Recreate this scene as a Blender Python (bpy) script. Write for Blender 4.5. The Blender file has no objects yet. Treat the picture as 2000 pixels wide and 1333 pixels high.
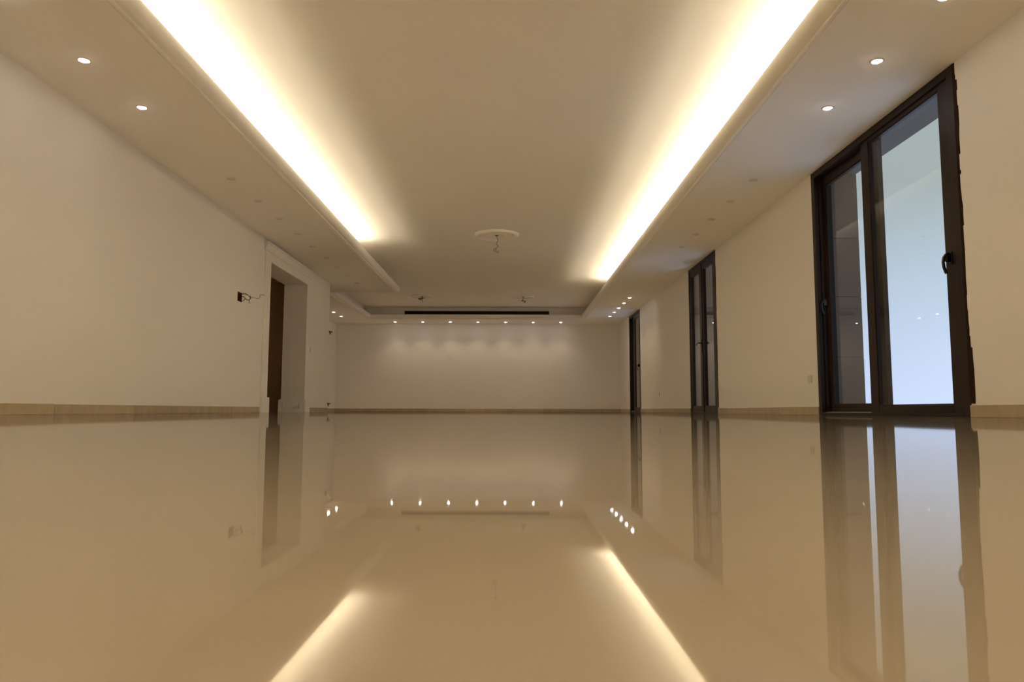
import bpy, bmesh, math, random
from mathutils import Vector, Matrix

# ------------------------------------------------------------------ camera, world, big lights, exposure
SC = bpy.context.scene
COL = SC.collection
PITCH, ROLL, YAW, FPX, CAMH = 0.09419, -0.00229, -0.00218, 1434.3, 0.043
cd = bpy.data.cameras.new('camera')
cam = bpy.data.objects.new('camera', cd)
COL.objects.link(cam)
cd.sensor_fit = 'HORIZONTAL'
cd.sensor_width = 36.0
cd.lens = FPX / 2000 * 36.0
cd.clip_start = 0.01
cd.clip_end = 200
cam.matrix_world = (Matrix.Translation((0, 0, CAMH)) @ Matrix.Rotation(YAW, 4, 'Z')
                    @ Matrix.Rotation(math.pi / 2 + PITCH, 4, 'X') @ Matrix.Rotation(-ROLL, 4, 'Z'))
SC.camera = cam

SC.view_settings.view_transform = 'Standard'
SC.view_settings.look = 'None'
SC.view_settings.gamma = 1.0
SC.view_settings.use_curve_mapping = False
SC.view_settings.exposure = 0.74
SC.cycles.use_denoising = True
try:
    SC.cycles.denoiser = 'OPENIMAGEDENOISE'
except Exception:
    pass
SC.cycles.max_bounces = 12
SC.cycles.diffuse_bounces = 8
SC.cycles.glossy_bounces = 4
SC.cycles.transparent_max_bounces = 16
SC.cycles.sample_clamp_indirect = 10.0
SC.cycles.caustics_reflective = False
SC.cycles.caustics_refractive = False

W = bpy.data.worlds.new('sky')
SC.world = W
W.use_nodes = True
nt = W.node_tree
nt.nodes.clear()
out = nt.nodes.new('ShaderNodeOutputWorld')
bg = nt.nodes.new('ShaderNodeBackground')
tc = nt.nodes.new('ShaderNodeTexCoord')
sx = nt.nodes.new('ShaderNodeSeparateXYZ')
rp = nt.nodes.new('ShaderNodeValToRGB')
nt.links.new(tc.outputs['Generated'], sx.inputs[0])
nt.links.new(sx.outputs['Z'], rp.inputs[0])
nt.links.new(rp.outputs[0], bg.inputs[0])
nt.links.new(bg.outputs[0], out.inputs[0])
el = rp.color_ramp.elements
el[0].position, el[0].color = 0.0, (0.63, 0.73, 1.0, 1)
el[1].position, el[1].color = 0.27, (0.36, 0.41, 0.41, 1)
e = el.new(0.15)
e.color = (0.50, 0.60, 0.73, 1)
SKY_STRENGTH = 0.79
bg.inputs[1].default_value = SKY_STRENGTH

SZ, CZ, LIPZ = 2.75, 3.10, 2.868          # soffit, raised ceiling, lip top
XL, XR, YB, YF = -3.883, 3.447, -4.0, 22.957
XLL, YCOL = -5.456, 15.64                 # recessed left wall behind the column
COVE_COL = (1.0, 0.885, 0.66)
COVE_W_PER_M = 3.75


def cove_lamp(x, y0, y1):
    """the warm strip lying in the open trough behind the cove lip, shining up"""
    l = bpy.data.lights.new('cove_strip', 'AREA')
    l.shape = 'RECTANGLE'
    l.size = 0.022
    l.size_y = y1 - y0
    l.color = COVE_COL
    l.energy = COVE_W_PER_M * (y1 - y0)
    o = bpy.data.objects.new('cove_strip', l)
    o.location = (x, (y0 + y1) / 2, 2.820)
    o.rotation_euler = (math.pi, math.radians(86 if x < 0 else -86), 0)
    COL.objects.link(o)


cove_lamp(-2.775, -3.8, 12.95)
cove_lamp(2.325, -3.8, 16.85)
SPOT_W, SPOT_NEAR_W = 7.2, 4.2
SPOT_COL = (1.0, 0.77, 0.52)

# ------------------------------------------------------------------ materials


def mat(name, color, rough=0.5, metal=0.0, spec=0.5, bump=0.0, bscale=40.0, vary=0.0, vscale=3.0, emit=None, estr=0.0, obj_vary=0.0):
    m = bpy.data.materials.new(name)
    m.use_nodes = True
    t = m.node_tree
    b = t.nodes['Principled BSDF']
    b.inputs['Base Color'].default_value = (*color, 1)
    b.inputs['Roughness'].default_value = rough
    b.inputs['Metallic'].default_value = metal
    b.inputs['Specular IOR Level'].default_value = spec
    co = t.nodes.new('ShaderNodeTexCoord')
    geo = t.nodes.new('ShaderNodeNewGeometry')
    if vary > 0 or obj_vary > 0:
        n = t.nodes.new('ShaderNodeTexNoise')
        n.inputs['Scale'].default_value = vscale
        n.inputs['Detail'].default_value = 5
        n.inputs['Roughness'].default_value = 0.6
        t.links.new(geo.outputs['Position'], n.inputs['Vector'])
        mr = t.nodes.new('ShaderNodeMapRange')
        mr.inputs['From Min'].default_value = 0.25
        mr.inputs['From Max'].default_value = 0.75
        mr.inputs['To Min'].default_value = 1 - vary
        mr.inputs['To Max'].default_value = 1 + vary
        t.links.new(n.outputs['Fac'], mr.inputs['Value'])
        val = mr.outputs[0]
        if obj_vary > 0:
            oi = t.nodes.new('ShaderNodeObjectInfo')
            m2 = t.nodes.new('ShaderNodeMapRange')
            m2.inputs['To Min'].default_value = 1 - obj_vary
            m2.inputs['To Max'].default_value = 1 + obj_vary
            t.links.new(oi.outputs['Random'], m2.inputs['Value'])
            mu = t.nodes.new('ShaderNodeMath')
            mu.operation = 'MULTIPLY'
            t.links.new(val, mu.inputs[0])
            t.links.new(m2.outputs[0], mu.inputs[1])
            val = mu.outputs[0]
        vm = t.nodes.new('ShaderNodeVectorMath')
        vm.operation = 'SCALE'
        vm.inputs[0].default_value = color
        t.links.new(val, vm.inputs['Scale'])
        t.links.new(vm.outputs[0], b.inputs['Base Color'])
    if bump > 0:
        n2 = t.nodes.new('ShaderNodeTexNoise')
        n2.inputs['Scale'].default_value = bscale
        n2.inputs['Detail'].default_value = 3
        t.links.new(geo.outputs['Position'], n2.inputs['Vector'])
        bp = t.nodes.new('ShaderNodeBump')
        bp.inputs['Strength'].default_value = bump
        bp.inputs['Distance'].default_value = 0.01
        t.links.new(n2.outputs['Fac'], bp.inputs['Height'])
        t.links.new(bp.outputs[0], b.inputs['Normal'])
    if emit:
        b.inputs['Emission Color'].default_value = (*emit, 1)
        b.inputs['Emission Strength'].default_value = estr
    return m


M_WALL = mat('wall_paint', (0.90, 0.87, 0.82), 0.6, spec=0.3, bump=0.04, bscale=60, vary=0.012, vscale=0.7)
M_CEIL = mat('ceiling_paint', (0.90, 0.87, 0.82), 0.7, spec=0.2, vary=0.008, vscale=0.5)
M_MOULD = mat('moulding_paint', (0.90, 0.87, 0.82), 0.55, spec=0.3)
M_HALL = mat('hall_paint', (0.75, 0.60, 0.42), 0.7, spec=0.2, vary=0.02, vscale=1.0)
M_BASE = mat('baseboard_marble', (0.50, 0.40, 0.26), 0.35, vary=0.16, vscale=9.0, obj_vary=0.14)
M_BROWN = mat('brown_aluminium', (0.020, 0.0105, 0.0060), 0.42, spec=0.25, vary=0.12, vscale=6.0)
M_GASKET = mat('black_gasket', (0.006, 0.005, 0.004), 0.6)
M_TRACK = mat('track_aluminium', (0.55, 0.50, 0.42), 0.35, metal=0.6)
M_BLACK = mat('black_plastic', (0.008, 0.008, 0.009), 0.25, spec=0.5)
M_WHITE = mat('white_plastic', (0.72, 0.68, 0.60), 0.4)
M_GREY = mat('grey_lens', (0.76, 0.72, 0.64), 0.4)
M_RED = mat('red_box_plastic', (0.16, 0.02, 0.012), 0.5)
M_WIRE = mat('wire_insulation', (0.14, 0.10, 0.06), 0.5)
M_WIRED = mat('dark_wire_insulation', (0.05, 0.035, 0.02), 0.5)
M_CLAD = mat('brown_cladding', (0.150, 0.108, 0.078), 0.6, spec=0.2, vary=0.06, vscale=2.0)
M_GREYP = mat('grey_render', (0.13, 0.128, 0.12), 0.8, spec=0.1, vary=0.03, vscale=2.0)
M_PAVE = mat('balcony_stone', (0.62, 0.60, 0.55), 0.5, vary=0.05, vscale=2.0)
M_GAP = mat('rough_plaster_gap', (0.030, 0.016, 0.010), 0.9, spec=0.1, bump=0.4, bscale=120, vary=0.3, vscale=60)
M_GRILLE = mat('dark_grille_metal', (0.016, 0.014, 0.012), 0.5, metal=0.2)
M_LAMP = mat('downlight_lens', (0.9, 0.9, 0.9), 0.3, emit=(1.0, 0.93, 0.86), estr=32.0)


def glass_mat(name, tint, rough, f0):
    m = bpy.data.materials.new(name)
    m.use_nodes = True
    t = m.node_tree
    t.nodes.clear()
    o = t.nodes.new('ShaderNodeOutputMaterial')
    mx = t.nodes.new('ShaderNodeMixShader')
    tr = t.nodes.new('ShaderNodeBsdfTransparent')
    tr.inputs[0].default_value = (*tint, 1)
    gl = t.nodes.new('ShaderNodeBsdfGlossy')
    gl.inputs['Roughness'].default_value = rough
    g = t.nodes.new('ShaderNodeNewGeometry')
    d = t.nodes.new('ShaderNodeVectorMath')
    d.operation = 'DOT_PRODUCT'
    t.links.new(g.outputs['Normal'], d.inputs[0])
    t.links.new(g.outputs['Incoming'], d.inputs[1])

    def math_(op, a, b):
        n = t.nodes.new('ShaderNodeMath')
        n.operation = op
        for i, v in enumerate((a, b)):
            if v is None:
                continue
            if isinstance(v, (int, float)):
                n.inputs[i].default_value = v
            else:
                t.links.new(v, n.inputs[i])
        return n.outputs[0]
    c = math_('ABSOLUTE', d.outputs['Value'], None)
    k = math_('SUBTRACT', 1.0, c)
    p = math_('POWER', k, 5.0)
    s = math_('MULTIPLY', p, 1 - f0)
    f = math_('ADD', s, f0)
    t.links.new(f, mx.inputs[0])
    t.links.new(tr.outputs[0], mx.inputs[1])
    t.links.new(gl.outputs[0], mx.inputs[2])
    t.links.new(mx.outputs[0], o.inputs[0])
    return m


M_GLASS = glass_mat('clear_glass', (0.93, 0.95, 0.95), 0.0, 0.04)
M_POLISH = glass_mat('clear_floor_polish', (1.0, 1.0, 1.0), 0.03, 0.04)


def floor_mat():
    m = bpy.data.materials.new('polished_cream_marble')
    m.use_nodes = True
    t = m.node_tree
    b = t.nodes['Principled BSDF']
    g = t.nodes.new('ShaderNodeNewGeometry')
    n = t.nodes.new('ShaderNodeTexNoise')
    n.inputs['Scale'].default_value = 2.2
    n.inputs['Detail'].default_value = 6
    n.inputs['Distortion'].default_value = 0.6
    t.links.new(g.outputs['Position'], n.inputs['Vector'])
    r = t.nodes.new('ShaderNodeValToRGB')
    r.color_ramp.elements[0].position = 0.3
    r.color_ramp.elements[0].color = (*FLOOR_A, 1)
    r.color_ramp.elements[1].position = 0.7
    r.color_ramp.elements[1].color = (*FLOOR_B, 1)
    t.links.new(n.outputs['Fac'], r.inputs[0])
    t.links.new(r.outputs[0], b.inputs['Base Color'])
    b.inputs['Roughness'].default_value = 0.9
    b.inputs['Specular IOR Level'].default_value = 0.0
    return m


FLOOR_A = (0.69, 0.585, 0.435)
FLOOR_B = (0.80, 0.695, 0.54)
M_FLOOR = floor_mat()

# ------------------------------------------------------------------ helpers


def put(bm, name, m, parent=None, smooth=False):
    me = bpy.data.meshes.new(name)
    bmesh.ops.recalc_face_normals(bm, faces=bm.faces[:])
    bm.to_mesh(me)
    bm.free()
    me.materials.append(m)
    if smooth:
        for p in me.polygons:
            p.use_smooth = True
    o = bpy.data.objects.new(name, me)
    COL.objects.link(o)
    if parent is not None:
        o.parent = parent
        o.matrix_parent_inverse = parent.matrix_basis.inverted()
    return o


def tag(o, label, cat, group=None, kind=None):
    o['label'] = label
    o['category'] = cat
    if group:
        o['group'] = group
    if kind:
        o['kind'] = kind
    return o


def empty(name, loc, label, cat, group=None, kind=None):
    o = bpy.data.objects.new(name, None)
    o.location = loc
    o.empty_display_size = 0.1
    COL.objects.link(o)
    return tag(o, label, cat, group, kind)


def box(bm, x0, x1, y0, y1, z0, z1, bev=0.0):
    x0, x1 = min(x0, x1), max(x0, x1)
    y0, y1 = min(y0, y1), max(y0, y1)
    z0, z1 = min(z0, z1), max(z0, z1)
    r = bmesh.ops.create_cube(bm, size=1.0)
    vs = r['verts']
    for v in vs:
        v.co = Vector(((x0 + x1) / 2 + v.co.x * (x1 - x0), (y0 + y1) / 2 + v.co.y * (y1 - y0), (z0 + z1) / 2 + v.co.z * (z1 - z0)))
    if bev > 0:
        es = set()
        for v in vs:
            es.update(v.link_edges)
        bmesh.ops.bevel(bm, geom=list(es), offset=bev, segments=2, affect='EDGES', profile=0.5)


def boxes(lst, bev=0.0):
    bm = bmesh.new()
    for b in lst:
        box(bm, *b, bev=bev)
    return bm


def tube(bm, pts, r, n=7):
    """a round wire through a smooth run of points"""
    P = [Vector(p) for p in pts]
    S = []
    for i in range(len(P) - 1):
        p0, p1, p2, p3 = P[max(i - 1, 0)], P[i], P[i + 1], P[min(i + 2, len(P) - 1)]
        for k in range(5):
            t = k / 5
            S.append(0.5 * ((2 * p1) + (p2 - p0) * t + (2 * p0 - 5 * p1 + 4 * p2 - p3) * t * t + (3 * p1 - p0 - 3 * p2 + p3) * t ** 3))
    S.append(P[-1])
    rings = []
    up = Vector((0.31, 0.52, 0.79)).normalized()
    for i, s in enumerate(S):
        d = (S[min(i + 1, len(S) - 1)] - S[max(i - 1, 0)]).normalized()
        a = d.cross(up)
        if a.length < 1e-3:
            a = d.cross(Vector((1, 0, 0)))
        a.normalize()
        b = d.cross(a)
        rings.append([bm.verts.new(s + r * (math.cos(2 * math.pi * k / n) * a + math.sin(2 * math.pi * k / n) * b)) for k in range(n)])
    for i in range(len(rings) - 1):
        for k in range(n):
            bm.faces.new((rings[i][k], rings[i][(k + 1) % n], rings[i + 1][(k + 1) % n], rings[i + 1][k]))
    bm.faces.new(rings[0])
    bm.faces.new(rings[-1][::-1])


def lathe(bm, prof, n=48, c=(0, 0, 0)):
    """prof: (radius, z) pairs, turned about Z"""
    rings = []
    for (r, z) in prof:
        if r < 1e-6:
            rings.append([bm.verts.new((c[0], c[1], c[2] + z))])
        else:
            rings.append([bm.verts.new((c[0] + r * math.cos(2 * math.pi * k / n), c[1] + r * math.sin(2 * math.pi * k / n), c[2] + z)) for k in range(n)])
    for a, b in zip(rings, rings[1:]):
        for k in range(n):
            q = [a[k % len(a)], a[(k + 1) % len(a)], b[(k + 1) % len(b)], b[k % len(b)]]
            q2 = []
            for v in q:
                if v not in q2:
                    q2.append(v)
            if len(q2) >= 3:
                bm.faces.new(q2)


def prism(bm, poly, axis, a0, a1):
    """extrude a closed 2-D outline along an axis: 'X' takes (y,z), 'Y' takes (x,z), 'Z' takes (x,y)"""
    def mk(p, a):
        return {'X': (a, p[0], p[1]), 'Y': (p[0], a, p[1]), 'Z': (p[0], p[1], a)}[axis]
    A = [bm.verts.new(mk(p, a0)) for p in poly]
    B = [bm.verts.new(mk(p, a1)) for p in poly]
    n = len(poly)
    for i in range(n):
        bm.faces.new((A[i], A[(i + 1) % n], B[(i + 1) % n], B[i]))
    bm.faces.new(A)
    bm.faces.new(B[::-1])


def structure(name, bm, m, label, cat, parent=None, smooth=False):
    o = put(bm, name, m, parent, smooth)
    if parent is None:
        tag(o, label, cat, kind='structure')
    return o


# ------------------------------------------------------------------ the shell
TOP = 3.30
D1, D2, D3 = (5.50, 8.21), (12.19, 14.05), (19.42, 21.18)        # the three glazed doors in the right wall
OP = (11.71, 13.85, 2.42)                                        # cased opening in the left wall
XI = -4.31                                                       # back of the left wall
floor = structure('floor', boxes([(-8.0, XR + 0.01, YB - 0.3, YF + 0.3, -0.12, 0.0)]), M_FLOOR,
          'polished cream marble floor mirroring the whole empty hall', 'floor')
bm = bmesh.new()
bm.faces.new([bm.verts.new(p) for p in ((-8.0, YB, 0.0003), (XR, YB, 0.0003), (XR, YF, 0.0003), (-8.0, YF, 0.0003))])
put(bm, 'polish_coat', M_POLISH, floor)          # the clear polish lying on the marble
ceiling = structure('ceiling', boxes([(-6.0, 3.8, YB - 0.3, YF + 0.3, CZ, CZ + 0.2)]), M_CEIL,
                    'raised cream ceiling panel between the two glowing coves', 'ceiling')
EBY, EBZ = (10.347, 10.513), (1.588, 1.722)                      # hole of the red junction box
wl = [(XI, XL, YB, EBY[0], 0, SZ), (XI, XL, EBY[1], OP[0], 0, SZ), (XI, XL, EBY[0], EBY[1], 0, EBZ[0]), (XI, XL, EBY[0], EBY[1], EBZ[1], SZ),
      (XI, XL - 0.06, EBY[0], EBY[1], EBZ[0], EBZ[1]),
      (XI, XL, OP[0], OP[1], OP[2], SZ), (XI, XL, OP[1], YCOL, 0, SZ), (XLL - 0.3, XI, YCOL - 0.3, YCOL, 0, SZ),
      (XLL - 0.3, XLL, YCOL, YF + 0.3, 0, SZ)]
structure('wall_left', boxes(wl), M_WALL, 'long cream painted wall with the cased opening and red junction box', 'wall')
structure('wall_far', boxes([(XLL, XR, YF, YF + 0.3, 0, TOP)]), M_WALL, 'cream end wall washed by the row of seven downlights', 'wall')
XO = 3.575                                                       # outer face of the right wall
wr = []
prev = YB
for a, b in (D1, D2, D3):
    wr.append((XR, XO, prev, a, 0, TOP))
    wr.append((XR + 0.012, XO, a, b, SZ, TOP))
    prev = b
wr.append((XR, XO, prev, YF + 0.3, 0, TOP))
structure('wall_right', boxes(wr), M_WALL, 'cream painted wall with the three dark framed glass doors', 'wall')
structure('wall_back', boxes([(-6.0, XO, YB - 0.3, YB, 0, TOP)]), M_WALL, 'cream wall behind the viewpoint closing the hall', 'wall')
# hall behind the cased opening
hall = structure('wall_hall', boxes([(XI - 2.9, XI, YCOL - 0.45, YCOL - 0.3, 0, SZ), (XI - 3.05, XI - 2.9, 8.0, YCOL - 0.3, 0, SZ),
                                     (XI - 2.9, XI, 8.0, 8.15, 0, SZ), (XI - 2.9, XI, 8.15, YCOL - 0.45, SZ - 0.05, SZ)]), M_HALL,
                 'dark brown unlit wall seen through the cased opening', 'wall')
put(boxes([(XI - 2.9, XI, YCOL - 0.465, YCOL - 0.45, 0, 0.088)], 0.002), 'baseboard', M_HALL, hall)

# soffits: lowered ceiling bands around the raised panel (children of the ceiling)
GL, GR, GE, GLL, GF = -2.70, 2.25, 16.70, -4.27, 21.70           # outer line of the cove moulding
TB = 0.16                                                        # trough floor behind that line
LT = SZ + 0.04
soff = [
    (XR - 0.0, GR + TB, YB, YF, SZ, CZ), (GR + TB, GR, YB, GF, SZ, LT),
    (XL, GL - TB, YB, GE - TB, SZ, CZ), (GL - TB, GL, YB, GE, SZ, LT),
]
put(boxes([soff[0], soff[1]]), 'soffit', M_CEIL, ceiling)
put(boxes([(XLL, GL - TB, YCOL, GE - TB, SZ, CZ), (XL, GL - TB, YB, YCOL, SZ, CZ), (GL - TB, GL, YB, GE, SZ, LT),
           (GLL - 0.10, GL - TB, GE - TB, GE, SZ, LT)]), 'soffit', M_CEIL, ceiling)
TF = 0.10                                                        # narrower trough at the far end
put(boxes([(XLL, GLL - TF, GE - TB, YF, SZ, CZ), (GLL - TF, GLL, GE, GF, SZ, LT)]), 'soffit', M_CEIL, ceiling)
put(boxes([(GLL - TF, GR + TB, GF + TF, YF, SZ, CZ), (GLL - TF, GR + TB, GF, GF + TF, SZ, LT)]), 'soffit', M_CEIL, ceiling)

# cove moulding swept along the edge of the soffits
prof = [(0.0, SZ + 0.002), (0.0, SZ - 0.010), (0.020, SZ - 0.010), (0.022, SZ - 0.002), (0.034, SZ - 0.002), (0.036, SZ - 0.014),
        (0.056, SZ - 0.014), (0.058, SZ + 0.002)]
for i in range(1, 13):
    t = math.radians(i * 7.5)
    prof.append((0.060 + 0.080 * math.sin(t), SZ + 0.108 - 0.104 * math.cos(t)))
prof += [(0.138, LIPZ - 0.004), (0.132, LIPZ), (0.112, LIPZ), (0.108, LIPZ - 0.004), (0.108, LT), (0.0, LT)]


def moulding(name, path, m, parent):
    bm = bmesh.new()
    n = len(path)
    rows = []
    for i in range(n):
        p = Vector(path[i])
        dirs = []
        if i > 0:
            dirs.append((Vector(path[i]) - Vector(path[i - 1])).normalized())
        if i < n - 1:
            dirs.append((Vector(path[i + 1]) - Vector(path[i])).normalized())
        nr = [Vector((d.y, -d.x)) for d in dirs]                  # right of travel = towards the raised panel
        off = nr[0] if len(nr) == 1 else (nr[0] + nr[1]) / (1 + nr[0].dot(nr[1]))
        rows.append([bm.verts.new((p.x + off.x * d, p.y + off.y * d, z)) for d, z in prof])
    k = len(prof)
    for a, b in zip(rows, rows[1:]):
        for j in range(k):
            f = bm.faces.new((a[j], a[(j + 1) % k], b[(j + 1) % k], b[j]))
    bm.faces.new(rows[0])
    bm.faces.new(rows[-1][::-1])
    o = put(bm, name, m, parent)
    me = o.data
    for p in me.polygons:
        p.use_smooth = True
    try:
        me.set_sharp_from_angle(angle=math.radians(35))
    except Exception:
        pass
    return o


trim = empty('trim_1', (0, 0, SZ), 'rounded cream cove moulding with two beads along the soffit edges', 'moulding', kind='structure')
moulding('cove_moulding', [(GL, YB), (GL, GE), (GLL, GE)], M_MOULD, trim)
moulding('cove_moulding', [(GLL, GE), (GLL, GF)], M_MOULD, trim)
moulding('cove_moulding', [(GLL, GF), (GR, GF)], M_MOULD, trim)
moulding('cove_moulding', [(GR, GF), (GR, YB)], M_MOULD, trim)

# ------------------------------------------------------------------ outside, seen through the glass doors
outw = empty('wall_outside', (4.0, 8.9, 0), 'brown clad outer wall piers beside the glass doors', 'wall', kind='structure')
PX0, PX1 = XO, 4.30
recess = [(5.20, 8.90), (11.95, 14.40), (19.15, 21.40)]
prev = YB
for a, b in recess + [(YF + 0.3, None)]:
    put(boxes([(PX0, PX1, prev + (0.02 if prev > YB else 0), a, -0.1, 3.3)]), 'pier', M_CLAD, outw)
    prev = b
for a, b in recess:
    zz = [-0.05, 0.697, 1.44, 2.168, 2.985]
    for z0, z1 in zip(zz, zz[1:]):
        put(boxes([(PX0 + 0.002, PX1, b, b + 0.018, z0 + 0.0025, z1 - 0.0025)], 0.002), 'cladding_panel', M_CLAD, outw)
    put(boxes([(PX0, PX1, a, b, 2.985, 3.3)]), 'recess_ceiling', M_GREYP, outw)
structure('floor_balcony', boxes([(XR + 0.01, 4.40, YB, YF + 0.3, -0.15, -0.02)]), M_PAVE, 'pale stone balcony floor outside the glass doors', 'floor')

# ------------------------------------------------------------------ glazed doors


def pane(parent, x, y0, y1, z0, z1):
    o = put(boxes([(x - 0.003, x + 0.003, y0, y1, z0, z1)]), 'glass_pane', M_GLASS, parent)
    return o


def sash(parent, xf, xb, y0, y1, z0, z1, s0, s1, rt, rb, name='sash'):
    """a glazed leaf: stiles s0 (near y0) and s1, rails rt and rb, glazing beads and one pane"""
    L = [(xf, xb, y0, y0 + s0, z0, z1), (xf, xb, y1 - s1, y1, z0, z1),
         (xf, xb, y0 + s0, y1 - s1, z0, z0 + rb), (xf, xb, y0 + s0, y1 - s1, z1 - rt, z1)]
    o = put(boxes(L, 0.004), name, M_BROWN, parent)
    g0, g1, h0, h1 = y0 + s0, y1 - s1, z0 + rb, z1 - rt
    b = 0.012
    xm = (xf + xb) / 2
    B = [(xf + 0.006, xb - 0.006, g0 - 0.002, g0 + b, h0, h1), (xf + 0.006, xb - 0.006, g1 - b, g1 + 0.002, h0, h1),
         (xf + 0.006, xb - 0.006, g0 + b, g1 - b, h0 - 0.002, h0 + b), (xf + 0.006, xb - 0.006, g0 + b, g1 - b, h1 - b, h1 + 0.002)]
    put(boxes(B, 0.002), 'glazing_bead', M_BROWN, o)
    pane(o, xm, g0 + b - 0.004, g1 - b + 0.004, h0 + b - 0.004, h1 - b + 0.004)
    return o


def outer_frame(parent, y0, y1, zt, w, xf, xb, sill=0.03, head=0.075):
    L = [(xf, xb, y0, y0 + w, 0.0, zt), (xf, xb, y1 - w, y1, 0.0, zt), (xf, xb, y0 + w, y1 - w, zt - head, zt), (xf, xb, y0 + w, y1 - w, 0.0, sill)]
    # stepped inner stop on the outer side
    L += [(xf + 0.045, xb - 0.01, y0 + w, y0 + w + 0.02, sill, zt - head), (xf + 0.045, xb - 0.01, y1 - w - 0.02, y1 - w, sill, zt - head)]
    return put(boxes(L, 0.003), 'frame', M_BROWN, parent)


def ragged_gap(parent, y, ztop, seed, wmax):
    """dark unfilled edge between plaster and frame: a thin strip with a broken outline"""
    rnd = random.Random(seed)
    z = 0.10
    pts = [(y + 0.004, 0.10)]
    edge = []
    w = wmax * 0.9
    while z < ztop - 0.02:
        edge.append((y - w, z))
        z += rnd.uniform(0.03, 0.13)
        if rnd.random() < 0.45:
            edge.append((y - w, min(z, ztop - 0.02) - 0.004))
            w = wmax * rnd.uniform(0.30, 0.8) * (1.15 if z < 0.5 else 1)
        else:
            w = min(max(w + wmax * rnd.uniform(-0.15, 0.15), 0.2 * wmax), wmax)
    edge.append((y - 0.4 * wmax, ztop))
    poly = [(y + 0.004, 0.10)] + edge + [(y + 0.004, ztop)]
    bm = bmesh.new()
    prism(bm, poly, 'X', XR - 0.0035, XR + 0.004)
    return put(bm, 'ragged_gap', M_GAP, parent)


def curved_handle(parent, x, y, z, s=1.0):
    """D-shaped pull: a block on the stile and a flat grip curling down"""
    bm = boxes([(x - 0.012, x + 0.004, y - 0.018, y + 0.018, z - 0.010, z + 0.085)], 0.004)
    box(bm, x - 0.050, x - 0.006, y - 0.012, y + 0.012, z + 0.005, z + 0.070, bev=0.006)
    h = put(bm, 'handle', M_BLACK, parent)
    bm = bmesh.new()
    path = [(-0.020, 0.074), (-0.044, 0.066), (-0.062, 0.040), (-0.068, 0.005), (-0.064, -0.035), (-0.055, -0.068), (-0.046, -0.088)]
    w0 = 0.011
    L, R = [], []
    for i, (a, b) in enumerate(path):
        p0, p1 = path[max(i - 1, 0)], path[min(i + 1, len(path) - 1)]
        d = Vector((p1[0] - p0[0], p1[1] - p0[1])).normalized()
        nn = Vector((-d.y, d.x)) * 0.0065
        L.append((x + a + nn.x, z + b + nn.y))
        R.append((x + a - nn.x, z + b - nn.y))
    prism(bm, L + R[::-1], 'Y', y - w0, y + w0)
    put(bm, 'grip', M_BLACK, parent)
    return h


# door_1: the sliding door nearest the viewpoint
d1 = empty('door_1', (XR, (D1[0] + D1[1]) / 2, 0), 'large two pane sliding glass door with daylight behind it', 'door', kind='structure')
outer_frame(d1, D1[0], D1[1], SZ - 0.003, 0.085, XR - 0.006, XR + 0.19, sill=0.028, head=0.07)
s1 = sash(d1, XR + 0.012, XR + 0.062, D1[0] + 0.075, 7.055, 0.020, SZ - 0.06, 0.165, 0.150, 0.055, 0.072)
curved_handle(s1, XR + 0.012, 5.665, 1.205)
s2 = sash(d1, XR + 0.085, XR + 0.135, 6.88, D1[1] - 0.075, 0.030, SZ - 0.07, 0.235, 0.085, 0.105, 0.078)
curved_handle(s2, XR + 0.085, 8.095, 1.205)
put(boxes([(XR + 0.030, XR + 0.036, 7.06, D1[1] - 0.09, 0.028, 0.036)]), 'track', M_TRACK, d1)
ragged_gap(d1, D1[0], SZ - 0.004, 5, 0.056)

# door_2: French door with lever handle
d2 = empty('door_2', (XR, (D2[0] + D2[1]) / 2, 0), 'narrow double leaf glass door with a lever handle, middle of the three', 'door', kind='structure')
outer_frame(d2, D2[0], D2[1], SZ - 0.003, 0.07, XR - 0.004, XR + 0.12, sill=0.02, head=0.05)
l1 = sash(d2, XR + 0.006, XR + 0.066, 12.25, 13.135, 0.015, SZ - 0.045, 0.155, 0.115, 0.11, 0.105, 'leaf')
l2 = sash(d2, XR + 0.006, XR + 0.066, 13.14, 13.985, 0.015, SZ - 0.045, 0.155, 0.105, 0.11, 0.105, 'leaf')
put(boxes([(XR - 0.006, XR + 0.012, 13.10, 13.175, 0.02, SZ - 0.05)], 0.003), 'meeting_cover', M_BROWN, d2)
hb = boxes([(XR - 0.016, XR - 0.006, 13.128, 13.170, 1.085, 1.330)], 0.003)
hd = put(hb, 'handle_plate', M_BLACK, d2)
bm = bmesh.new()
tube(bm, [(XR - 0.012, 13.15, 1.258), (XR - 0.055, 13.15, 1.258), (XR - 0.064, 13.20, 1.258), (XR - 0.062, 13.27, 1.252), (XR - 0.058, 13.32, 1.238)], 0.010, 8)
put(bm, 'lever', M_BLACK, hd, True)
bm = boxes([(XR - 0.004, XR + 0.012, 12.99, 13.03, 1.225, 1.275)], 0.004)
put(bm, 'latch', M_BLACK, l1)
ragged_gap(d2, D2[0], SZ - 0.004, 11, 0.022)

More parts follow.
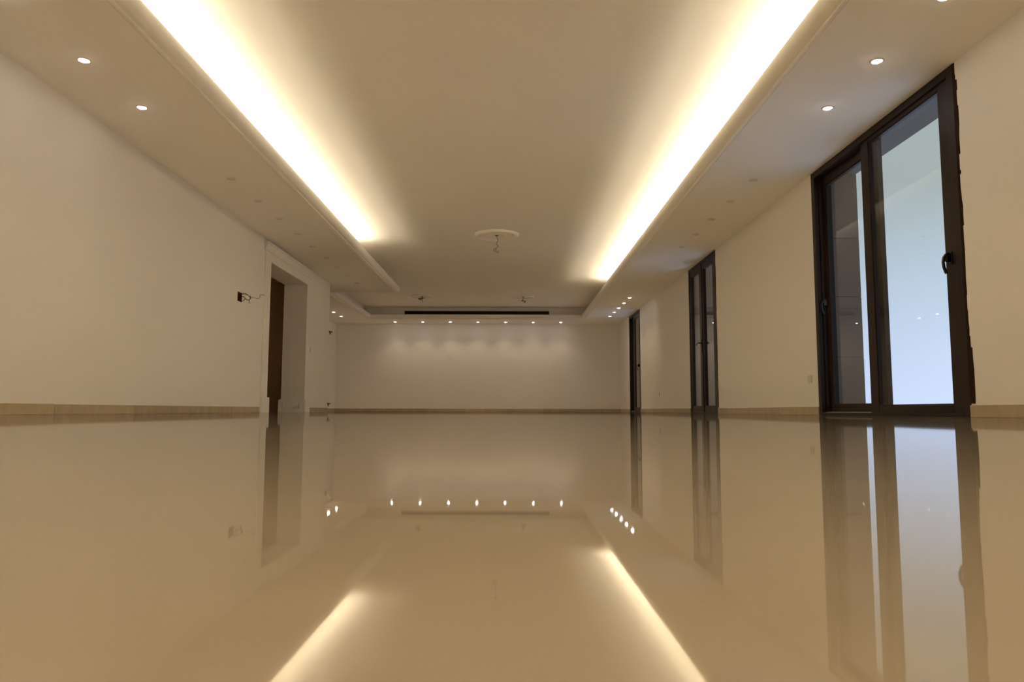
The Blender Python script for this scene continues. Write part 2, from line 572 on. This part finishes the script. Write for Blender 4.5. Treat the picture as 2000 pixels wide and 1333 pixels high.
# door_3: far sliding door
d3 = empty('door_3', (XR, (D3[0] + D3[1]) / 2, 0), 'slim sliding glass door in the corner by the end wall', 'door', kind='structure')
outer_frame(d3, D3[0], D3[1], SZ - 0.003, 0.08, XR - 0.004, XR + 0.17, sill=0.028, head=0.07)
s3 = sash(d3, XR + 0.012, XR + 0.062, D3[0] + 0.07, 20.50, 0.020, SZ - 0.06, 0.16, 0.13, 0.10, 0.10)
curved_handle(s3, XR + 0.012, 19.60, 1.205)
s4 = sash(d3, XR + 0.085, XR + 0.135, 20.40, D3[1] - 0.07, 0.030, SZ - 0.07, 0.15, 0.085, 0.10, 0.09)
put(boxes([(XR + 0.030, XR + 0.036, 20.51, D3[1] - 0.09, 0.028, 0.036)]), 'track', M_TRACK, d3)
ragged_gap(d3, D3[0], SZ - 0.004, 23, 0.022)

# ------------------------------------------------------------------ cased opening in the left wall
cs = empty('trim_2', (XL, 12.78, 0), 'cream classical casing with cornice and plinth blocks around the dark opening', 'door casing', kind='structure')
put(boxes([(XL, XL + 0.016, 11.44, OP[0] + 0.005, 0.24, OP[2])], 0.003), 'pilaster', M_MOULD, cs)
put(boxes([(XL, XL + 0.016, OP[1] - 0.005, 14.12, 0.24, OP[2])], 0.003), 'pilaster', M_MOULD, cs)
put(boxes([(XL, XL + 0.016, 11.44, 14.12, OP[2], 2.575)], 0.003), 'frieze', M_MOULD, cs)
cp = [(0, 2.565), (0.030, 2.565), (0.034, 2.580), (0.030, 2.592), (0.044, 2.612), (0.062, 2.640), (0.066, 2.652), (0.078, 2.656), (0.078, 2.690), (0, 2.690)]
bm = bmesh.new()
A = [bm.verts.new((XL + d, 11.40 - d * 0.6, z)) for d, z in cp]
B = [bm.verts.new((XL + d, 14.14 + d * 0.6, z)) for d, z in cp]
for i in range(len(cp)):
    bm.faces.new((A[i], A[(i + 1) % len(cp)], B[(i + 1) % len(cp)], B[i]))
bm.faces.new(A)
bm.faces.new(B[::-1])
put(bm, 'cornice', M_MOULD, cs)
# plinth blocks with recessed panels on the face inside the opening
PB = [(-4.275, -3.955), (0.058, 0.168)]


def plinth(yf, yb):
    """yf: face looking into the opening; the frame around the recessed panel is real relief"""
    s = 1 if yb > yf else -1
    x0, x1, zt = -4.35, -3.845, 0.24
    L = [(x0, x1, yf + s * 0.030, yb, 0, zt),
         (x0, PB[0][0], yf, yf + s * 0.030, 0, zt), (PB[0][1], x1, yf, yf + s * 0.030, 0, zt),
         (PB[0][0], PB[0][1], yf, yf + s * 0.030, 0, PB[1][0]), (PB[0][0], PB[0][1], yf, yf + s * 0.030, PB[1][1], zt)]
    L.append((PB[0][0] + 0.012, PB[0][1] - 0.012, yf + s * 0.008, yf + s * 0.030, PB[1][0] + 0.010, PB[1][1] - 0.010))
    put(boxes(L), 'plinth', M_MOULD, cs)


plinth(13.815, 14.135)
plinth(11.765, 11.415)

# ------------------------------------------------------------------ marble baseboards, slab by slab


def baseboard(name, axis, fixed, thick, runs, step, label):
    r = empty(name, (fixed if axis == 'Y' else 0, fixed if axis == 'X' else 0, 0), label, 'baseboard', kind='structure')
    rnd = random.Random(name)
    for a, b, first in runs:
        p = a
        q = first if first else a + step
        while p < b - 1e-4:
            q = min(q, b)
            if b - q < 0.12:
                q = b
            h = 0.088 + rnd.uniform(-0.002, 0.002)
            g = 0.0012
            if axis == 'Y':
                bm = boxes([(fixed, fixed + thick, p + g, q - g, 0.0005, h)], 0.002)
            else:
                bm = boxes([(p + g, q - g, fixed, fixed + thick, 0.0005, h)], 0.002)
            put(bm, 'baseboard_slab', M_BASE, r)
            p, q = q, q + step
    return r


baseboard('baseboard_left', 'Y', XL, 0.014, [(-0.4, 11.40, 0.95), (14.14, YCOL, 14.14 + 0.75)], 1.33, 'beige marble baseboard of the long wall with the cased opening')
baseboard('baseboard_right', 'Y', XR, -0.014, [(-0.4, D1[0] - 0.002, 0.75), (D1[1] + 0.002, D2[0] - 0.002, 0), (D2[1] + 0.002, D3[0] - 0.002, 0), (D3[1] + 0.002, YF - 0.016, 0)], 1.2,
          'beige marble baseboard between the three glass doors')
baseboard('baseboard_far', 'X', YF, -0.014, [(XLL + 0.016, XR, -4.98)], 1.2, 'beige marble baseboard under the downlit end wall')
baseboard('baseboard_recess', 'Y', XLL, 0.014, [(YCOL + 0.1, YF - 0.001, 0)], 1.2, 'beige marble baseboard of the recess behind the column')

# ------------------------------------------------------------------ recessed downlights
RING = [(0.037, 0.0), (0.037, -0.004), (0.041, -0.0065), (0.050, -0.005), (0.053, 0.0)]


def downlight_proto(lit, watt=SPOT_W):
    o = bpy.data.objects.new('downlight', None)
    o.empty_display_size = 0.05
    COL.objects.link(o)
    bm = bmesh.new()
    lathe(bm, RING, 32)
    put(bm, 'trim_ring', M_WHITE, o, True)
    DOME = 0.016 if lit else 0.003
    bm = bmesh.new()
    lathe(bm, [(0.0, -DOME), (0.014, -DOME * 0.93), (0.026, -DOME * 0.7), (0.034, -DOME * 0.35), (0.0372, -0.0008), (0.0372, 0.0), (0.0, 0.0)], 32)
    put(bm, 'lens', M_LAMP if lit else M_GREY, o, True)
    if lit:
        l = bpy.data.lights.new('bulb', 'SPOT')
        l.energy = watt
        l.color = SPOT_COL
        l.spot_size = math.radians(102 if watt == SPOT_W else 66)
        l.spot_blend = 0.8
        l.shadow_soft_size = 0.03
        b = bpy.data.objects.new('bulb', l)
        b.location = (0, 0, -0.035)
        COL.objects.link(b)
        b.parent = o
    return o


def copy_tree(o):
    c = o.copy()
    COL.objects.link(c)
    for ch in o.children:
        k = ch.copy()
        k.parent = c
        COL.objects.link(k)
    return c


ORD = ['first', 'second', 'third', 'fourth', 'fifth', 'sixth', 'seventh', 'eighth', 'ninth', 'tenth']
lit_used, unlit_used = {}, None


def downlights(spots, lit, labels, group):
    global unlit_used
    for (x, y), lab in zip(spots, labels):
        if lit:
            watt = SPOT_W if y > 8 else SPOT_NEAR_W          # dimmer lamps at the near end
            if lit_used.get(watt) is None:
                lit_used[watt] = o = downlight_proto(True, watt)
            else:
                o = copy_tree(lit_used[watt])
        else:
            if unlit_used is None:
                unlit_used = o = downlight_proto(False)
            else:
                o = copy_tree(unlit_used)
        o.location = (x, y, SZ)
        tag(o, lab, 'downlight', group)


downlights([(-3.552 + 0.8504 * i, 22.46) for i in range(7)], True,
           ['glowing downlight at the left end of the end wall row'] + ['glowing downlight, %s from the left of the end wall row' % ORD[i] for i in range(1, 6)] + ['glowing downlight at the right end of the end wall row'],
           'downlights washing the end wall')
downlights([(2.865, y) for y in (17.49, 18.38, 19.255, 20.126, 20.99)], True,
           ['glowing downlight of the five by the corner glass door, %s' % s for s in
            ('closest to the middle glass door', 'second after the middle glass door', 'middle one of the slanting line', 'fourth towards the end wall', 'last before the end wall')],
           'downlights by the corner glass door')
for yy, wd in ((3.71, 'first'), (2.82, 'second'), (1.93, 'third'), (1.04, 'fourth')):  # unseen lamps added in line with both rows to lift the room's overall brightness
    downlights([(2.838, yy)], True, ['glowing downlight on the glass door side beyond the picture edge, ' + wd + ' one back'], 'downlights above the sliding door')
    downlights([(-3.322, yy)], True, ['glowing downlight on the blank wall side beyond the picture edge, ' + wd + ' one back'], 'downlights above the long blank wall')
downlights([(2.842, 4.575), (2.838, 5.46), (2.838, 6.35)], True,
           ['glowing downlight cut by the top edge above the sliding door', 'larger glowing downlight above the near edge of the sliding door', 'smaller glowing downlight just beyond the near edge of the sliding door'],
           'downlights above the sliding door')
downlights([(-3.325, 4.595), (-3.322, 5.49), (-3.318, 6.384)], True,
           ['glowing downlight at the very top left corner of the soffit', 'larger of the two glowing downlights over the long blank wall', 'smaller of the two glowing downlights over the long blank wall'],
           'downlights above the long blank wall')
downlights([(-4.914, 20.254), (-4.914, 21.165)], True,
           ['glowing downlight just behind the white column', 'glowing downlight in the recess, farther from the white column'], 'downlights in the recess behind the column')
ly = [8.43, 9.35, 10.25, 11.15, 12.03, 12.93, 13.80, 14.67, 15.55]
downlights([(-3.29, y) for y in ly], False,
           ['switched off downlight over the cased opening side, %s of the nine in the dark line' % ORD[i] for i in range(9)], 'unlit downlights on the side of the cased opening')
ry = [8.42, 9.315, 10.21, 11.11, 11.985]
downlights([(2.855, y) for y in ry], False,
           ['switched off downlight between sliding and middle glass doors, %s of the five' % ORD[i] for i in range(5)], 'unlit downlights between the glass doors')

# ------------------------------------------------------------------ ceiling medallions and their loose wires


def medallion(x, y, R, label):
    o = empty('ceiling_medallion', (x, y, CZ), label, 'medallion', 'plaster ceiling medallions')
    k = R / 0.393
    p = [(0.393, 0.0), (0.390, -0.012), (0.376, -0.020), (0.366, -0.034), (0.350, -0.042), (0.326, -0.040), (0.306, -0.026), (0.296, -0.016), (0.284, -0.016),
         (0.276, -0.024), (0.262, -0.026), (0.252, -0.018), (0.236, -0.012), (0.150, -0.012), (0.138, -0.020), (0.120, -0.022), (0.108, -0.014), (0.060, -0.016), (0.0, -0.017)]
    bm = bmesh.new()
    lathe(bm, [(r * k, z) for r, z in p], 64, (x, y, CZ))
    me = put(bm, 'rosette', M_MOULD, o, True)
    bm = bmesh.new()
    lathe(bm, [(0.0, -0.016), (0.032, -0.016), (0.032, -0.021), (0.0, -0.021)], 20, (x, y, CZ))
    put(bm, 'wire_hole', M_WIRED, o)
    return o


def wires(x, y, runs, label, r=0.004):
    o = empty('hanging_wire', (x, y, CZ - 0.02), label, 'wire', 'loose ceiling wires')
    for run in runs:
        bm = bmesh.new()
        tube(bm, [(x + a, y + b, CZ - 0.02 + z) for a, b, z in run], r, 6)
        put(bm, 'strand', M_WIRED, o, True)
    return o


medallion(-0.243, 12.59, 0.393, 'largest round plaster medallion, alone in mid ceiling')
medallion(-2.374, 19.52, 0.30, 'small round medallion near the end of the curved soffit')
medallion(0.341, 19.55, 0.30, 'small round medallion over the right half of the air grille')
wires(-0.243, 12.59, [
    [(0.0, 0, 0.0), (0.010, 0, -0.05), (0.018, 0, -0.09), (0.004, 0, -0.125), (-0.006, 0, -0.15), (0.014, 0.0, -0.172), (0.024, 0, -0.192), (0.002, 0, -0.215), (-0.012, 0, -0.235), (-0.012, 0, -0.262), (0.0, 0, -0.29), (0.020, 0, -0.302), (0.028, 0, -0.285), (0.020, 0, -0.262)],
    [(-0.012, 0, -0.235), (-0.034, 0.01, -0.226), (-0.048, 0.01, -0.242), (-0.046, 0, -0.262), (-0.030, 0, -0.278)]],
    'long crooked wire dangling from the large medallion', 0.0042)
wires(-2.374, 19.52, [
    [(0.0, 0, 0.0), (0.012, 0, -0.03), (-0.01, 0.01, -0.045), (-0.07, 0, -0.04), (-0.095, 0, -0.06), (-0.06, 0, -0.085), (-0.02, 0, -0.07), (0.004, 0, -0.05), (0.05, 0, -0.045), (0.075, 0, -0.052)],
    [(0.0, 0, -0.02), (0.006, 0, -0.06), (0.002, 0, -0.105), (0.008, 0, -0.125)],
    [(-0.09, 0.01, -0.06), (-0.05, -0.01, -0.07), (-0.01, 0, -0.055)]],
    'short tangled wire under the small medallion beside the curved soffit', 0.008)
wires(0.341, 19.55, [
    [(0.0, 0, 0.0), (-0.002, 0, -0.05), (-0.008, 0, -0.095), (-0.045, 0, -0.10), (-0.01, 0, -0.112), (0.03, 0, -0.108), (0.055, 0, -0.122), (0.045, 0, -0.145), (0.012, 0, -0.15)],
    [(0.02, 0, -0.11), (0.05, 0, -0.115), (0.075, 0, -0.10)]],
    'short hooked wire under the small medallion above the grille', 0.008)

# ------------------------------------------------------------------ air grille in the far cove
gy = GF + TF
gr = empty('air_grille', (-1.005, gy, 2.94), 'long dark linear air grille in the far ceiling recess', 'grille')
gx0, gx1, gz0, gz1 = -3.165, 1.155, 2.80, 2.997
put(boxes([(gx0, gx1, gy - 0.004, gy, gz0, gz1)]), 'back_plate', M_GASKET, gr)
put(boxes([(gx0, gx1, gy - 0.016, gy - 0.004, gz1 - 0.010, gz1), (gx0, gx1, gy - 0.016, gy - 0.004, gz0, gz0 + 0.010),
           (gx0, gx0 + 0.012, gy - 0.016, gy - 0.004, gz0 + 0.010, gz1 - 0.010), (gx1 - 0.012, gx1, gy - 0.016, gy - 0.004, gz0 + 0.010, gz1 - 0.010)]), 'frame', M_GRILLE, gr)
nd = 15
for i in range(1, nd):
    xx = gx0 + (gx1 - gx0) * i / nd
    put(boxes([(xx - 0.006, xx + 0.006, gy - 0.015, gy - 0.004, gz0 + 0.010, gz1 - 0.010)]), 'divider', mat('grille_divider', (0.05, 0.043, 0.035), 0.5) if i == 1 else bpy.data.materials['grille_divider'], gr)
for zz in (2.845, 2.88, 2.915, 2.95):
    bm = bmesh.new()
    prism(bm, [(gy - 0.013, zz - 0.006), (gy - 0.013, zz - 0.003), (gy - 0.004, zz + 0.007), (gy - 0.004, zz + 0.004)], 'X', gx0 + 0.012, gx1 - 0.012)
    put(bm, 'slat', M_GRILLE, gr)

# ------------------------------------------------------------------ electrics
jb = empty('junction_box', (XL, (EBY[0] + EBY[1]) / 2, (EBZ[0] + EBZ[1]) / 2), 'open dark red junction box with loose wires curling out beside the cased opening', 'junction box')
t = 0.004
jbx = [(XL - 0.0595, XL - 0.055, EBY[0], EBY[1], EBZ[0], EBZ[1]),
       (XL - 0.055, XL + 0.002, EBY[0], EBY[0] + t, EBZ[0], EBZ[1]), (XL - 0.055, XL + 0.002, EBY[1] - t, EBY[1], EBZ[0], EBZ[1]),
       (XL - 0.055, XL + 0.002, EBY[0] + t, EBY[1] - t, EBZ[0], EBZ[0] + t), (XL - 0.055, XL + 0.002, EBY[0] + t, EBY[1] - t, EBZ[1] - t, EBZ[1])]
put(boxes(jbx), 'box_shell', M_RED, jb)
ew = jb


def strand(parent, pts, r, m):
    bm = bmesh.new()
    tube(bm, pts, r, 6)
    put(bm, 'wire', m, parent, True)


# (x, y, z) of the loose ends; they stick out of the wall by up to ten centimetres
strand(ew, [(XL - 0.05, 10.45, 1.63), (XL + 0.03, 10.46, 1.665), (XL + 0.065, 10.47, 1.640), (XL + 0.05, 10.46, 1.608), (XL + 0.0, 10.45, 1.585)], 0.0045, M_WIRED)
strand(ew, [(XL - 0.05, 10.47, 1.66), (XL + 0.02, 10.49, 1.700), (XL + 0.09, 10.50, 1.690), (XL + 0.118, 10.52, 1.655), (XL + 0.105, 10.52, 1.610), (XL + 0.118, 10.52, 1.575)], 0.0042, M_WIRE)
strand(ew, [(XL + 0.065, 10.48, 1.635), (XL + 0.095, 10.5, 1.618), (XL + 0.120, 10.52, 1.640), (XL + 0.126, 10.52, 1.665), (XL + 0.112, 10.52, 1.690)], 0.0045, M_WIRED)
strand(ew, [(XL + 0.118, 10.52, 1.655), (XL + 0.145, 10.57, 1.667), (XL + 0.170, 10.62, 1.662), (XL + 0.190, 10.66, 1.668), (XL + 0.200, 10.69, 1.690), (XL + 0.202, 10.70, 1.722), (XL + 0.215, 10.74, 1.735), (XL + 0.235, 10.78, 1.735)], 0.0036, M_WIRE)
strand(ew, [(XL - 0.03, 10.47, 1.70), (XL + 0.045, 10.48, 1.715), (XL + 0.09, 10.50, 1.695), (XL + 0.115, 10.51, 1.66)], 0.0034, M_WIRE)

sw = empty('light_switch', (XL, 14.19, 1.197), 'small cream light switch right of the cased opening', 'switch')
put(boxes([(XL, XL + 0.010, 14.15, 14.23, 1.135, 1.260)], 0.003), 'cover_plate', M_WHITE, sw)
put(boxes([(XL + 0.010, XL + 0.015, 14.168, 14.212, 1.205, 1.245)], 0.002), 'rocker', M_WHITE, sw)
put(boxes([(XL + 0.010, XL + 0.015, 14.168, 14.212, 1.150, 1.190)], 0.002), 'rocker', M_WHITE, sw)


def socket(y, z, w, h, label, dark=False):
    o = empty('wall_socket', (XR, y, z), label, 'socket')
    put(boxes([(XR - 0.010, XR, y - w / 2, y + w / 2, z - h / 2, z + h / 2)], 0.003), 'cover_plate', M_WHITE, o)
    if dark:
        put(boxes([(XR - 0.0125, XR - 0.010, y - 0.016, y + 0.016, z - 0.020, z + 0.022)], 0.001), 'insert', M_WIRED, o)
    else:
        put(boxes([(XR - 0.0125, XR - 0.010, y - 0.010, y + 0.010, z - 0.012, z + 0.026)], 0.001), 'insert', M_GREY, o)
    return o


socket(8.435, 0.408, 0.105, 0.090, 'cream wall socket just beyond the big sliding door')
socket(16.97, 0.430, 0.075, 0.085, 'small wall socket with dark insert between middle and corner doors', True)
socket(22.03, 0.386, 0.075, 0.085, 'tiny wall socket in the corner past the last glass door')

# loose wire ends sticking out of two boxes on the recess wall behind the column
for z, lab in ((1.70, 'upper dark junction box with wire peeking past the white column'), (0.16, 'lower dark junction box near the floor peeking past the column')):
    o = empty('recess_box', (-4.0, YCOL, z), lab, 'junction box')
    put(boxes([(-4.02, -3.90, YCOL, YCOL + 0.012, z - 0.05, z + 0.05)], 0.002), 'box_shell', M_WIRED, o)
    strand(o, [(-3.93, YCOL + 0.010, z - 0.03), (-3.90, YCOL + 0.05, z + 0.00), (-3.865, YCOL + 0.07, z + 0.018), (-3.83, YCOL + 0.08, z + 0.012)], 0.010, M_WIRED)
    strand(o, [(-3.93, YCOL + 0.010, z + 0.02), (-3.89, YCOL + 0.04, z + 0.03), (-3.872, YCOL + 0.06, z - 0.01), (-3.875, YCOL + 0.06, z - 0.045)], 0.010, M_WIRED)
